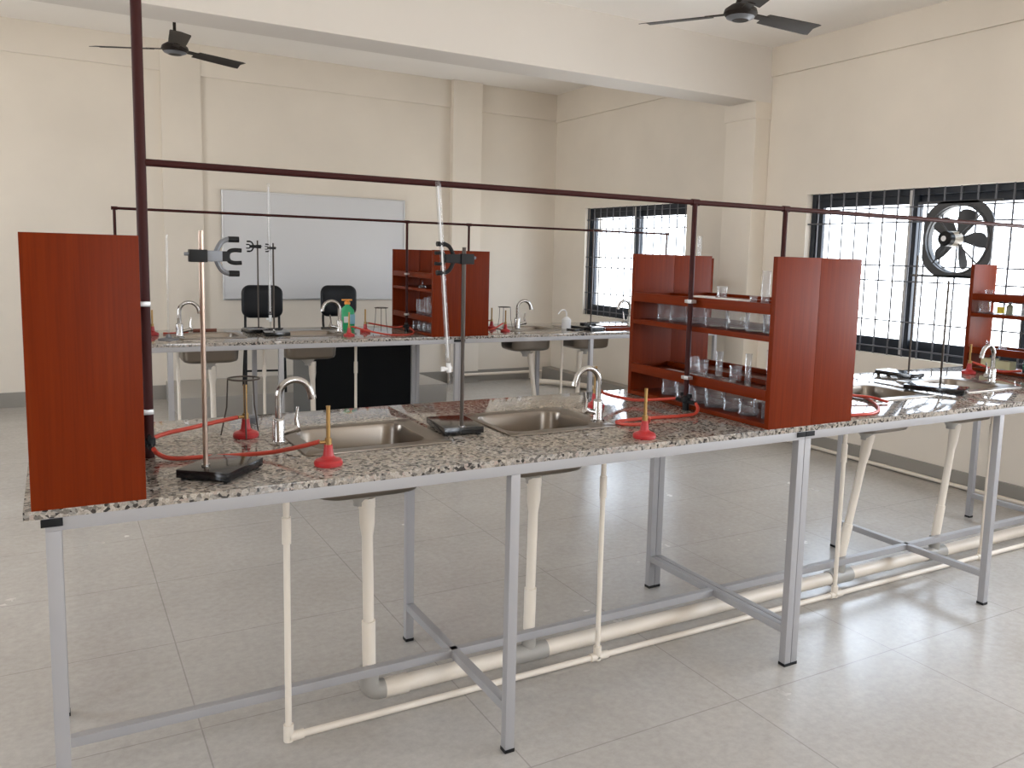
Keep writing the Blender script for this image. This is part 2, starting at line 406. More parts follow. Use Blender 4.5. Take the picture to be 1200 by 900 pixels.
# ------------------------------------------------------------------ sinks and taps
def make_sink(label, loc, ex, hx):
    """bowl centred on loc; flange reaches ex[0] to the left and ex[1] to the right"""
    t = thing('steel_sink', label, 'sink', loc, group='inset stainless sinks')
    hy = .146
    cx = (ex[1] - ex[0]) / 2; fx = (ex[0] + ex[1]) / 2
    rings = [rrect(cx, -.005, fx, .195, .018, .0008), rrect(cx, -.005, fx - .002, .193, .018, .004),
             rrect(0, 0, hx + .012, hy + .012, .062, .0045), rrect(0, 0, hx, hy, .055, .0015), rrect(0, 0, hx - .004, hy - .004, .055, -.012),
             rrect(0, 0, hx - .012, hy - .012, .056, -.142), rrect(0, 0, hx - .019, hy - .019, .055, -.158),
             rrect(0, 0, hx - .040, hy - .040, .055, -.167), rrect(0, 0, .032, .032, .0319, -.172)]
    MB().loft(rings, False, False).build('bowl', M['ss'], t, solid=.0012, angle=50)
    MB().lathe([(0, -.173), (.024, -.173), (.031, -.1705), (.034, -.1715)], n=20).build('strainer', M['chrome'], t)
    MB().lathe([(.034, -.174), (.045, -.175), (.043, -.182), (.030, -.196), (.022, -.208), (.022, -.220), (0, -.220)], n=20).build('waste_outlet', M['pvcg'], t)
    return t
sl = ['stainless sink nearest the tall brown panel at the front', 'stainless sink between the small black stand and the curved tap at front',
      'stainless sink half hidden behind the double glassware rack', 'stainless sink beside the window with the exhaust fan',
      'far stainless sink nearest the thin glass rod stand', 'far stainless sink in front of the black desk', 'far stainless sink under the tap near the room corner',
      'far stainless sink at the white wash bottle']
ex = [(.218, .231, .173), (.192, .226, .165), (.22, .217, .170), (.205, .25, .170), (.23, .21, .178), (.21, .23, .178), (.23, .21, .178), (.21, .26, .178)]
for k, (p, e) in enumerate(zip(SF + SBk, ex)): make_sink(sl[k], (p[0], p[1], ZT), e, e[2])

def make_tap(label, loc, d, rz=0.0):
    """swan neck tap, spout towards d*x"""
    t = thing('swan_neck_tap', label, 'tap', loc, rz, group='chrome swan neck taps')
    MB().lathe([(0, 0), (.026, 0), (.026, .004), (.0185, .008), (.0175, .012), (.0175, .070), (.0155, .076), (.0125, .078), (0, .078)], n=20).build('tap_body', M['chrome'], t)
    path = [(0, 0, .075), (0, 0, .140)]
    for k in range(1, 13):
        a = PI - (PI * .94) * k / 12
        path.append((d * (.047 + .047 * math.cos(a)), 0, .142 + .048 * math.sin(a)))
    path.append((path[-1][0] + d * .004, 0, path[-1][2] - .012))
    MB().tube(path, .0102, 12).build('spout', M['chrome'], t)
    e = path[-1]
    MB().cyl((e[0], 0, e[2] + .004), (e[0] + d * .002, 0, e[2] - .009), .0122, n=12).build('aerator', M['chrome'], t)
    h = MB(); h.cyl((d * .012, 0, .032), (d * .052, -.004, .043), .0095); h.cyl((d * .048, -.003, .040), (d * .058, -.005, .046), .0125)
    hv = h.build('valve', M['chrome'], t)
    MB().tube([(d * .053, -.004, .047), (d * .050, -.002, .075), (d * .056, 0, .108)], [.007, .005, .004], 8).build('lever', M['chrome'], hv)
    return t
tl = ['chrome swan neck tap beside the stand with the tall glass clamp', 'chrome swan neck tap curving over the middle front sink near the double rack',
      'chrome swan neck tap hidden behind the panel of the double glassware rack', 'chrome swan neck tap in front of the single glassware rack near window',
      'far chrome swan neck tap next to the thin glass rod stand', 'far chrome swan neck tap next to the green soap bottle',
      'far chrome swan neck tap at the two red burners beside the rack', 'far chrome swan neck tap below the corner window']
tp = [((.557, 2.512), 1), ((1.627, 2.416), -1), ((2.925, 2.51), 1), ((4.020, 2.459), -1), ((.665, 5.70), 1), ((1.70, 5.77), -1), ((3.085, 5.74), 1), ((4.17, 5.76), -1)]
for k, ((x, y), d) in enumerate(tp):
    z = ZT + (.004 if k in (1, 3, 5, 4, 6) else 0)
    t = make_tap(tl[k], (x, y, z), d)
    if k > 3: t.scale = (1.22, 1.22, 1.16)

# ------------------------------------------------------------------ plumbing under the benches
def plumbing(y, taps, tails, x0, x1, lab1, lab2, tz=.687):
    t = thing('waste_pipe', lab1, 'pipe', (tails[0][1], y, .05), group='cream waste pipes under the benches')
    X = tails[0][1]; R = .029
    for i, (xt, xb) in enumerate(tails):
        p = MB(); a = Vector((xt - X, -.005, tz - .05)); b = Vector((xb - X, 0, .075))
        l = lambda s: a.lerp(b, s)
        p.tube([l(0), l(.12), l(.20), l(.72)], [.025, .024, .0178, .0175], 16)
        p.tube([l(.70), l(.701), l(1.0)], [.0175, .0218, .0212], 16); p.cyl(l(-.03), l(.03), .026, n=16)
        p.build('tail_pipe', M['pvc'], t)
        g = MB()
        if i == 0:
            g.tube(bez([(xb - X, 0, .085), (xb - X, 0, .03), (xb - X + .02, 0, .004), (xb - X + .07, 0, 0)], 6), .032, 16)
        else:
            g.cyl((xb - X, 0, .09), (xb - X, 0, 0), .0265, n=16); g.cyl((xb - X - .07, 0, 0), (xb - X + .07, 0, 0), .034, n=16)
        g.build('elbow' if i == 0 else 'tee', M['pvcg'], t)
    m = MB(); m.cyl((.05, 0, 0), (x1 - X, 0, 0), R, n=18); m.cyl((.05, 0, 0), (.13, 0, 0), R + .004, n=18)
    m.build('main_pipe', M['pvc'], t)
    ys_ = y - .095
    s = thing('supply_pipe', lab2, 'pipe', (taps[0], ys_, .022), group='thin cream supply pipes under the benches')
    xx = taps[0]
    MB().cyl((0, 0, 0), (x1 - xx, 0, 0), .0112, n=12).build('feed_pipe', M['pvc'], s)
    for i, x in enumerate(taps):
        r = MB(); r.cyl((x - xx, 0, 0), (x - xx, 0, ZB - .045), .0095, n=12); r.cyl((x - xx, 0, .60), (x - xx, 0, .68), .0130, n=12)
        r.build('riser', M['pvc'], s)
        f = MB(); f.cyl((x - xx - (.03 if i else .0), 0, 0), (x - xx + .045, 0, 0), .0150, n=12); f.cyl((x - xx, 0, -.012), (x - xx, 0, .040), .0150, n=12)
        f.build('pipe_fitting', M['pvc'], s)
plumbing(2.515, (.555, 1.665, 2.925, 4.0), ((.825, .835), (1.432, 1.428), (3.19, 3.06), (3.835, 3.755)), .8, 5.14,
         'cream waste pipe with thick floor run under the front benches', 'thin cream supply pipe in front of the waste pipe, front benches')
plumbing(5.82, (.655, 1.18, 1.80, 3.49), ((.87, .875), (1.52, 1.53), (3.25, 3.33), (3.72, 3.70)), .8, 5.05,
         'cream waste pipe under the far benches', 'thin cream supply pipe rising behind the far sinks')
o = MB(); o.cyl((0, 0, 0), (0, 7.6, 0), .014, n=10)
o = o.build('wall_pipe', M['pvc']); o.location = (XR - .04, -2.4, .02); tag(o, 'thin cream pipe running along the foot of the window wall', 'pipe')
o = MB().cyl((0, 0, 0), (1.15, 0, 0), .016, n=10).build('wall_pipe', M['pvc']); o.location = (3.86, YB - .118, .10); tag(o, 'short cream pipe along the skirting of the whiteboard wall', 'pipe')
o = MB(); o.tube(bez([(0, 0, 0), (.10, -.10, .005), (.30, -.55, .01), (.34, -.9, .0)], 6), .030, 12); o.cyl((0, 0, 0), (-.05, .05, .0), .037, n=12)
o = o.build('loose_pipe', M['pvc']); o.location = (4.78, 8.28, .037); tag(o, 'loose cream pipe lying on the floor in the corner', 'pipe')

# ------------------------------------------------------------------ reagent racks
RH = .595
def make_rack(label, x, y, d, D=.832, w=.2095):
    """half-width rack; open side faces d (-1: -x, +1: +x). x = open-side face, y = front face"""
    t = thing('reagent_rack', label, 'rack', (x, y, ZT), group='red brown reagent racks')
    X = lambda a, b: (min(-d * a, -d * b), max(-d * a, -d * b))
    th = .021
    for y0, n in ((0, 'front_panel'), (D - th, 'rear_panel')):
        B(*X(0, w), y0, y0 + th, 0, RH).build(n, M['wood'], t, bevel=.001)
    def shelf(n, z0, z1, rail=None, back=None):
        o = B(*X(.0, w - .004), th, D - th, z0, z1).build(n, M['woodh'], t, bevel=.001)
        if rail: B(*X(-.0015, .016), th, D - th, rail[0], rail[1]).build('shelf_rail', M['woodh'], o, bevel=.001)
        if back: B(*X(w - .016, w), th, D - th, back[0], back[1]).build('back_rail', M['woodh'], o, bevel=.001)
    shelf('top_shelf', .399, .414, (.397, .434), (.380, .432))
    shelf('upper_shelf', .303, .323)
    shelf('lower_tray', .099, .114, (.097, .135), (.08, .133))
    shelf('bottom_shelf', .001, .017)
    return t
make_rack('tall brown rack seen from its plain end panel, beside the thick maroon post', .163, Y0 - .002, 1, w=.224)
make_rack('brown glassware rack with its open beaker shelves facing the front sinks', 2.105, Y0 + .002, -1)
make_rack('brown rack with its back against the beaker rack, facing the exhaust fan window', 2.525, Y0 + .002, 1)
make_rack('brown rack at the window holding the yellow labelled bottle', 4.456, Y0 + .002, -1, w=.212)
make_rack('far brown rack hidden behind the nearest tall panel', .30, Y1 + .002, 1, w=.224)
make_rack('far brown rack with open test tube shelves facing the green soap bottle', 2.222, Y1 + .002, -1, D=.80, w=.212)
make_rack('far brown rack turned towards the corner window', 2.650, Y1 + .002, 1, D=.80, w=.212)
make_rack('far brown rack below the corner window, behind the double rack', 4.56, Y1 + .002, -1, w=.16)

# ------------------------------------------------------------------ gas pipes
def gas_row(y, xp, drops, xend, label, r, post=None):
    t = thing('gas_pipe', label, 'pipe', (xp, y, ZT), group='maroon gas pipe runs above the benches')
    zp = 1.69 - ZT
    if post:
        MB().cyl((0, 0, .0), (0, 0, ZC1 - ZT - .001), .0135, n=14).build('post', M['pipe'], t)
    m = MB(); m.cyl((0, 0, zp), (xend - xp, 0, zp), r, n=12)
    m.build('overhead_pipe', M['pipe'], t)
    for i, x in enumerate(drops):
        if x != xp or not post:
            MB().cyl((x - xp, 0, .03), (x - xp, 0, zp + r), r * 1.02, n=12).build('drop_pipe', M['pipe'], t)
            MB().cyl((x - xp - .017, 0, zp), (x - xp + .017, 0, zp), r * 1.3, n=12).build('pipe_tee', M['pipe'], t)
        for z in (.127, .419):
            c = B(x - xp - .013, x - xp + .013, -.0195, .0195, z - .006, z + .006)
            c.cyl((x - xp, 0, z - .007), (x - xp, 0, z + .007), .0145, n=12)
            c.build('pipe_clip', M['alu'], t, bevel=.0015)
        v = MB(); v.lathe([(0, 0), (.013, 0), (.013, .03), (.017, .034), (.017, .052), (.011, .058), (0, .058)], c=(x - xp, 0, .0), n=14)
        v.cyl((x - xp, -.055, .036), (x - xp, .055, .036), .007, n=10); v.box(x - xp - .004, x - xp + .004, -.03, .03, .052, .066)
        v.build('gas_valve', M['black'], t)
gas_row(2.484, .206, (.206, 2.080, 2.552, 4.428), 4.9, 'maroon gas pipe with the thick post rising to the ceiling', .0098, True)
gas_row(5.775, .328, (.328, 2.192, 2.678, 4.54), 4.54, 'thinner maroon gas pipe above the far benches', .0085)

# ------------------------------------------------------------------ bunsen burners, tripods, hoses
burner0 = None
def burner(loc, label, rz=0.0):
    global burner0
    if burner0 is None:
        t = thing('bunsen_burner', label, 'burner', loc, rz, 'bunsen burners on the benches')
        MB().lathe([(0, 0), (.036, 0), (.0375, .003), (.0375, .011), (.034, .016), (.020, .021), (.0145, .027), (.0115, .050), (.0115, .057), (0, .057)], n=24).build('burner_base', M['red'], t, angle=22)
        MB().lathe([(0, .0565), (.0092, .0565), (.0092, .074), (.0056, .0745), (.0056, .157), (.0062, .1575), (.0062, .162), (.0042, .162), (.0042, .15)], n=14).build('burner_tube', M['brass'], t, angle=22)
        MB().cyl((.006, 0, .064), (.024, 0, .064), .0048, n=10).build('gas_inlet', M['brass'], t)
        burner0 = t; return t
    return copy_thing(burner0, loc, label, rz)
burner((.618, 2.205, ZT), 'red bunsen burner nearest the front edge, before the first sink', PI)
burner((.488, 2.644, ZT), 'red bunsen burner under the round wire tripod', PI * 1.1)
burner((1.626, 2.140, ZT), 'red bunsen burner near the edge beside the double rack', .6)
burner((1.774, 2.655, ZT), 'red bunsen burner peeking out behind the curved front tap', -.3)
burner((4.286, 2.754, ZT), 'red bunsen burner on the window bench before the single rack', 0)
burner((.532, 5.93, ZT), 'far red bunsen burner next to the maroon post, behind another', PI)
burner((.458, 5.56, ZT), 'far red bunsen burner peeking out beside the maroon post', PI)
burner((1.902, 5.828, ZT), 'far red bunsen burner just beyond the green soap bottle', 0)
burner((1.702, 5.56, ZT), 'far red bunsen burner in front of the green soap bottle', 0)
burner((2.931, 5.875, ZT), 'far red bunsen burner behind, close to the far rack panel', PI)
burner((2.91, 5.60, ZT), 'far red bunsen burner between the far rack and the corner tap', PI)
trip0 = None
def tripod(loc, label, rz=0.0):
    global trip0
    if trip0 is None:
        t = thing('wire_tripod', label, 'tripod', loc, rz, 'wire tripods on the benches')
        ring = [(.046 * math.cos(2 * PI * k / 24), .046 * math.sin(2 * PI * k / 24), .178) for k in range(25)]
        MB().tube(ring, .0028, 6).build('ring', M['iron'], t)
        for a in (.75, 2.9, 4.6):
            MB().tube([(.046 * math.cos(a), .046 * math.sin(a), .178), (.050 * math.cos(a), .050 * math.sin(a), .09), (.068 * math.cos(a), .068 * math.sin(a), .003)], .0022, 6).build('leg', M['iron'], t)
        trip0 = t; return t
    return copy_thing(trip0, loc, label, rz)
tripod((.488, 2.665, ZT), 'round wire tripod over the burner beside the first tap')
tripod((1.99, 5.74, ZT), 'far wire tripod between the soap bottle and the far rack', .5)
tripod((2.96, 5.72, ZT), 'far wire tripod between two red burners beside the far rack', 1.2)
tripod((2.40, 2.16, ZT + .115), 'small wire tripod standing on the lower tray of the rack facing the window', .3)
trip_small = bpy.data.objects['wire_tripod.003']; trip_small.scale = (.62, .62, .72)

def hose(pts, label, r=.0062):
    o = MB().tube(bez(pts, 7), r, 10).build('gas_hose', M['hose']); return tag(o, label, 'hose', 'red rubber gas hoses')
zc = ZT + .064
hose([(.212, 2.545, .937), (.26, 2.572, .945), (.33, 2.592, .952), (.40, 2.62, .958), (.463, 2.638, zc)], 'red hose from the maroon post to the tripod burner')
hose([(.212, 2.424, .935), (.225, 2.45, .915), (.255, 2.415, .9075), (.33, 2.400, .907), (.42, 2.385, .907), (.50, 2.345, .916), (.56, 2.26, .945), (.596, 2.215, zc)], 'red hose from the maroon post past the black plate to front burner')
hose([(2.080, 2.424, .935), (2.07, 2.40, .92), (2.03, 2.372, .9075), (1.95, 2.365, .907), (1.84, 2.375, .907), (1.74, 2.375, .907), (1.675, 2.365, .907), (1.672, 2.322, .907), (1.70, 2.24, .92), (1.67, 2.175, .950), (1.646, 2.154, zc)],
     'red looped hose from the double rack to the burner at the edge')
hose([(2.080, 2.545, .936), (2.05, 2.60, .925), (1.98, 2.67, .915), (1.90, 2.69, .93), (1.83, 2.67, .95), (1.797, 2.648, zc)], 'red hose from the double rack to the burner behind the tap')
hose([(2.552, 2.545, .936), (2.70, 2.56, .915), (2.95, 2.53, .907), (3.0, 2.42, .907), (2.93, 2.30, .907), (2.82, 2.18, .907), (2.70, 2.115, .907), (2.57, 2.125, .907)], 'red hose curling out on the window bench beside the double rack')
hose([(2.552, 2.424, .936), (2.66, 2.42, .935), (2.85, 2.40, .925), (2.955, 2.345, .920), (2.992, 2.27, .907)], 'short red hose end beside the curled hose on window bench', .0058)
hose([(4.428, 2.545, .936), (4.42, 2.66, .92), (4.36, 2.72, .945), (4.309, 2.754, zc)], 'red hose to the burner before the rack at the window')
hose([(.328, 5.84, .936), (.40, 5.90, .945), (.47, 5.92, .958), (.508, 5.93, zc)], 'far red hose to the burner behind the maroon post')
hose([(.60, 5.97, .907), (.64, 5.95, .907), (.69, 5.97, .907), (.75, 5.99, .907)], 'far red hose end lying behind the glass rod stand')
hose([(2.192, 5.84, .936), (2.14, 5.86, .925), (2.02, 5.84, .945), (1.925, 5.828, zc)], 'far red hose to the burner beyond the soap bottle')
hose([(2.192, 5.71, .936), (2.19, 5.62, .915), (2.12, 5.52, .907), (1.98, 5.52, .907), (1.85, 5.545, .93), (1.725, 5.56, zc)], 'far red hose looping to the burner before the soap bottle')
hose([(2.678, 5.70, .936), (2.72, 5.60, .915), (2.80, 5.57, .93), (2.887, 5.60, zc)], 'far red hose to the burner between rack and corner tap')
hose([(2.678, 5.84, .936), (2.75, 5.87, .93), (2.85, 5.88, .955), (2.907, 5.875, zc)], 'far red hose to the burner close behind the far rack')

# ------------------------------------------------------------------ retort stands, clamps, burettes
def stand(loc, rz, size, rod, h, label, rmat='rod', rr=.0062):
    t = thing('retort_stand', label, 'stand', loc, rz, 'retort stands with black base plates')
    hx, hy = size[0] / 2, size[1] / 2
    b = MB(); b.box(-hx, hx, -hy, hy, .005, .026)
    b.build('base_plate', M['plate'], t, bevel=.002)
    f = MB()
    for sx in (-1, 1):
        for sy in (-1, 1): f.cyl((sx * (hx - .014), sy * (hy - .014), 0), (sx * (hx - .014), sy * (hy - .014), .0065), .009, n=10)
    f.build('feet', M['black'], t)
    MB().cyl((rod[0], rod[1], .012), (rod[0], rod[1], h), rr, n=12).build('rod', M[rmat], t)
    MB().cyl((rod[0], rod[1], .0255), (rod[0], rod[1], .031), rr * 1.7, n=12).build('nut', M['chrome'], t)
    return t
stand((.350, 2.234, ZT), math.radians(50.7), (.170, .141), (-.034, .021), .613, 'retort stand with glossy square black plate beside the tallest brown panel')
stand((1.119, 2.503, ZT), math.radians(-6), (.132, .205), (-.005, -.089), .595, 'retort stand on black plate between the two front sinks', 'iron')
stand((3.80, 2.828, ZT), math.radians(4), (.12, .21), (0, -.052), .63, 'retort stand on the window bench, behind the other one', 'iron', .005)
stand((3.498, 2.400, ZT + .004), math.radians(25), (.14, .26), (.038, -.009), .51, 'retort stand on the window bench between two sinks', 'iron', .005)
stand((1.183, 5.995, ZT), math.radians(4), (.13, .19), (0, -.07), .625, 'far retort stand with empty clamp behind the burette stand', 'iron', .005)
stand((1.268, 5.775, ZT), math.radians(-6), (.16, .22), (-.002, .075), .61, 'far retort stand holding the tall upright burette', 'iron', .0055)
stand((3.66, 5.62, ZT), math.radians(10), (.15, .24), (.05, .02), .82, 'far retort stand before the corner window', 'iron', .005)

def clamp(loc, sgn, label, metal, scale=1.0, rz=0.0):
    """double burette clamp, rod at origin, jaws towards sgn*x"""
    t = thing('burette_clamp', label, 'clamp', loc, rz, 'burette clamps on the stand rods'); t.scale = (scale,) * 3
    s = sgn; X = lambda a, b: (min(s * a, s * b), max(s * a, s * b))
    B(*X(-.030, .014), -.013, .013, -.016, .016).build('boss_head', M['black'], t, bevel=.003)
    sc_ = MB(); sc_.cyl((s * -.030, 0, .004), (s * -.040, 0, .004), .0045, n=10); sc_.build('screw', M['grey'], t)
    b = B(*X(.012, .050), -.009, .009, -.014, .014); b.build('arm', M[metal], t, bevel=.002)
    a = MB()
    for k in (-1, 1):
        a.tube(bez([(s * .036, 0, k * .010), (s * .043, 0, k * .026), (s * .052, 0, k * .038), (s * .066, 0, k * .044), (s * .075, 0, k * .044)], 5), .0065, 8)
    a.build('outer_jaw', M[metal], t)
    tp_ = MB()
    for k in (-1, 1): tp_.cyl((s * .066, 0, k * .044), (s * .092, 0, k * .044), .0078, n=10)
    tp_.build('jaw_tips', M['black'], t)
    f = MB()
    f.tube(bez([(s * .098, 0, .016), (s * .080, 0, .0165), (s * .068, 0, .012), (s * .064, 0, 0), (s * .068, 0, -.012), (s * .080, 0, -.0165), (s * .098, 0, -.016)], 5), .0056, 10)
    f.box(*X(.048, .064), -.008, .008, -.013, .013)
    f.build('inner_jaw', M['black'], t)
    return t
clamp((.3122, 2.221, 1.4525), 1, 'grey burette clamp with black tips, empty, on the nearest stand', 'grey', .96)
clamp((1.1045, 2.415, 1.459), -1, 'black burette clamp holding the tilted burette over the front bench', 'black')
clamp((1.188, 5.925, 1.484), -1, 'far empty black clamp before the whiteboard', 'black', .75)
clamp((1.274, 5.850, 1.477), -1, 'far black clamp gripping the upright burette', 'black', .55)

def burette(a, b, label, stop=.86, r=.0058):
    a, b = Vector(a), Vector(b); l = lambda s: a.lerp(b, s) - b
    t = thing('burette', label, 'burette', tuple(b), 0, 'glass burettes')
    MB().tube([l(0), l(.004), l(stop - .05), l(stop - .03)], [r * 1.15, r, r, r * .5], 14).build('glass_tube', M['glass'], t)
    MB().tube([l(.02), l(stop - .06)], r * .38, 8).build('milky_stripe', M['white'], t)
    k = MB(); k.cyl(l(stop - .035), l(stop + .01), r * 1.0, n=12)
    c0 = l(stop - .01); k.cyl(c0 + Vector((-.016, 0, -.003)), c0 + Vector((.010, 0, .001)), r * .75, n=10); k.box(c0.x - .026, c0.x - .014, c0.y - .004, c0.y + .004, c0.z - .009, c0.z + .005)
    k.build('stopcock', M['white'], t)
    MB().tube([l(stop), l(1)], [r * .55, r * .25], 8).build('tip', M['glass'], t)
    return t
burette((1.012, 2.411, 1.690), (1.061, 2.411, 1.047), 'tilted glass burette held by the black clamp over the front bench', .90, .0075)
burette((1.246, 5.85, 1.90), (1.250, 5.85, .935), 'tall upright glass burette on the far stand before the whiteboard', .94, .010)
t = thing('glass_rod_stand', 'thin upright glass rod on a small dark round foot, far bench', 'stand', (.594, 5.63, ZT))
MB().lathe([(0, 0), (.062, 0), (.060, .006), (.02, .012), (.012, .03), (0, .03)], n=20).build('foot', M['grey'], t)
MB().cyl((0, 0, .02), (.004, 0, .64), .0055, n=10).build('glass_rod', M['glass'], t)
o = MB().lathe([(0, 0), (.05, 0), (.05, .004), (0, .004)], n=16).build('tube_brush', M['woodedge'])
bpy.data.objects.remove(o)
t = thing('test_tube_holder', 'brown wooden test tube holder lying behind the far sink', 'holder', (.87, 6.10, ZT))
B(-.075, .075, -.010, .010, .0, .020).build('handle', M['woodedge'], t, bevel=.003)
B(-.110, -.07, -.006, .006, .004, .018).build('jaws', M['woodedge'], t, bevel=.002)

# ------------------------------------------------------------------ glassware on the racks
def glass_proto():
    d = {}
    return d
def beaker(loc, r, h, label, group):
    t = MB().lathe([(0, 0), (r * .92, 0), (r, .006), (r, h - .006), (r * 1.07, h), (r * 1.03, h + .0008), (r - .0022, h - .007), (r - .0022, .007), (r * .88, .0035), (0, .0035)], n=24).build('glass_beaker', M['glass'])
    t.location = loc; return tag(t, label, 'beaker', group)
def cylinder(loc, r, h, label, group):
    t = thing('measuring_cylinder', label, 'measuring cylinder', loc, 0, group)
    MB().lathe([(0, .006), (r, .008), (r, h - .004), (r * 1.18, h), (r * 1.12, h + .0006), (r - .0018, h - .006), (r - .0018, .012), (0, .011)], n=20).build('glass_tube', M['glass'], t)
    MB().lathe([(0, 0), (r * 1.9, 0), (r * 1.9, .003), (r * 1.1, .006), (r * .9, .009), (0, .009)], n=20).build('foot', M['glass'], t)
    return t
def dish(loc, r, label, group):
    t = MB().lathe([(0, 0), (r * .96, 0), (r, .003), (r, .016), (r - .002, .016), (r - .002, .004), (0, .003)], n=28).build('petri_dish', M['glass'])
    t.location = loc; return tag(t, label, 'dish', group)
zU, zT2, zM, zL = ZT + .323, ZT + .414, ZT + .114, ZT + .017
XA = 2.200
ord_ = ['first', 'second', 'third', 'fourth', 'fifth', 'sixth', 'seventh', 'eighth']
g = 'beakers on the upper shelf of the double rack'
for k, (y, r, h) in enumerate(((2.158, .040, .066), (2.247, .038, .069), (2.352, .042, .070), (2.462, .041, .068), (2.592, .036, .070), (2.700, .034, .068), (2.782, .030, .068))):
    beaker((XA + random.uniform(-.01, .01), y, zU), r, h, 'glass beaker on the upper shelf of the beaker rack, %s from its front panel' % ord_[k], g)
g = 'beakers on the bottom shelf of the double rack'
for k, (y, r, h) in enumerate(((2.150, .026, .060), (2.245, .036, .050), (2.335, .038, .046), (2.425, .040, .056), (2.510, .030, .062), (2.620, .034, .062), (2.720, .036, .066))):
    beaker((XA - .015 + random.uniform(-.01, .01), y, zL), r, h, 'glass beaker on the bottom shelf of the beaker rack, %s from its front panel' % ord_[k], g)
g = 'glassware on the lower tray of the double rack'
cylinder((2.185, 2.265, zM), .0115, .125, 'narrow measuring cylinder on the lower tray, nearest the front panel', g)
cylinder((2.255, 2.225, zM), .0125, .140, 'taller measuring cylinder on the lower tray, behind the narrow one', g)
beaker((2.25, 2.400, zM), .024, .060, 'small beaker on the lower tray, between the measuring cylinders', g)
cylinder((2.255, 2.500, zM), .014, .105, 'measuring cylinder on the lower tray, beside the small beaker', g)
beaker((2.245, 2.585, zM), .022, .062, 'small lipped beaker on the lower tray, nearest the maroon drop pipe', g)
beaker((2.245, 2.640, zM), .020, .070, 'small beaker on the lower tray, just past the maroon drop pipe', g)
dish((2.17, 2.385, zM), .052, 'round glass dish on the lower tray behind the wooden rail', g)
dish((2.18, 2.51, zM), .045, 'round glass dish on the lower tray behind the maroon drop pipe', g)
o = B(-.045, .045, -.11, .11, 0, .004).build('porcelain_tile', M['paper'], bevel=.001); o.location = (2.18, 2.66, zM); tag(o, 'flat pale tile on the lower tray toward the rear panel', 'tile')
g = 'glassware on the top shelf of the double rack'
cylinder((2.20, 2.215, zT2), .0150, .130, 'tallest measuring cylinder on the top shelf of the beaker rack', g)
beaker((2.21, 2.115, zT2), .018, .045, 'tiny beaker on the top shelf touching the front panel', g)
beaker((2.24, 2.165, zT2), .016, .040, 'tiny beaker on the top shelf beside the tallest cylinder', g)
beaker((2.24, 2.315, zT2), .014, .034, 'tiny vial on the top shelf in the middle of the beaker rack', g)
beaker((2.25, 2.50, zT2), .019, .062, 'small clear beaker on the top shelf, beyond the tiny vial', g)
o = B(-.03, .03, -.075, .075, 0, .023).build('porcelain_tile', M['paper'], bevel=.001); o.location = (2.160, 2.355, zT2); tag(o, 'flat pale tile on the top shelf in front of the tallest cylinder', 'tile')
o = B(-.03, .03, -.045, .045, 0, .023).build('porcelain_tile', M['paper'], bevel=.001); o.location = (2.18, 2.535, zT2); tag(o, 'flat pale tile on the top shelf near the maroon drop pipe', 'tile')
# the rack turned to the window
g = 'glassware on the rack facing the exhaust fan window'
for k, y in enumerate((2.16, 2.30, 2.43)):
    beaker((2.43, y, zL), .036, .058, 'glass beaker seen through the bottom of the beaker rack, %s from the front' % ord_[k], g)
for k, y in enumerate((2.17, 2.27, 2.37)):
    beaker((2.43, y, zU), .036, .068, 'glass beaker seen through the upper gap of the beaker rack, %s from the front' % ord_[k], g)
# rack at the window
XW = 4.55
g = 'things on the rack at the window'
beaker((XW, 2.845, zT2), .020, .040, 'small beaker on the top shelf of the window rack', g)
beaker((XW - .02, 2.85, zU), .030, .066, 'wide beaker on the upper shelf of the window rack', g)
def bottle(loc, r, h, body, label, lab=None, cap='white', group=None):
    t = thing('reagent_bottle', label, 'bottle', loc, 0, group)
    MB().lathe([(0, 0), (r, .001), (r, h * .62), (r * .9, h * .70), (r * .42, h * .80), (r * .42, h * .88), (0, h * .88)], n=20).build('bottle_body', M[body], t)
    MB().lathe([(0, h * .84), (r * .55, h * .84), (r * .55, h), (0, h)], n=16).build('cap', M[cap], t)
    if lab: MB().lathe([(r + .0006, h * .08), (r + .0006, h * .56)], n=20).build('label', M[lab], t)
    return t
bottle((XW, 2.765, zU), .020, .070, 'glass', 'small bottle with yellow label on the window rack', 'yellow', 'black', g)
bottle((XW, 2.715, zU), .018, .070, 'amber', 'olive bottle next to the yellow labelled one', None, 'grey', g)
beaker((XW, 2.65, zU), .030, .066, 'beaker on the upper shelf beside the olive bottle', g)
beaker((XW, 2.815, zM), .019, .052, 'small beaker on the lower tray of the window rack, close to rear panel', g)
beaker((XW, 2.735, zM), .022, .058, 'small beaker on the lower tray of the window rack, beyond the tap', g)
o = B(-.03, .03, -.035, .035, 0, .052).build('carton', M['palebox'], bevel=.001); o.location = (XW - .02, 2.79, zL + .005); tag(o, 'pale yellow carton on the bottom shelf behind the window tap', 'carton', g)
o = B(-.03, .03, -.04, .04, 0, .046).build('carton', M['palebox'], bevel=.001); o.location = (XW - .03, 2.69, zL + .005); tag(o, 'pale carton on the bottom shelf of the window rack, nearer the viewer', 'carton', g)
bottle((XW + .03, 2.60, zL), .028, .075, 'darkgreen', 'dark green bottle lowest on the window rack', None, 'white', g)
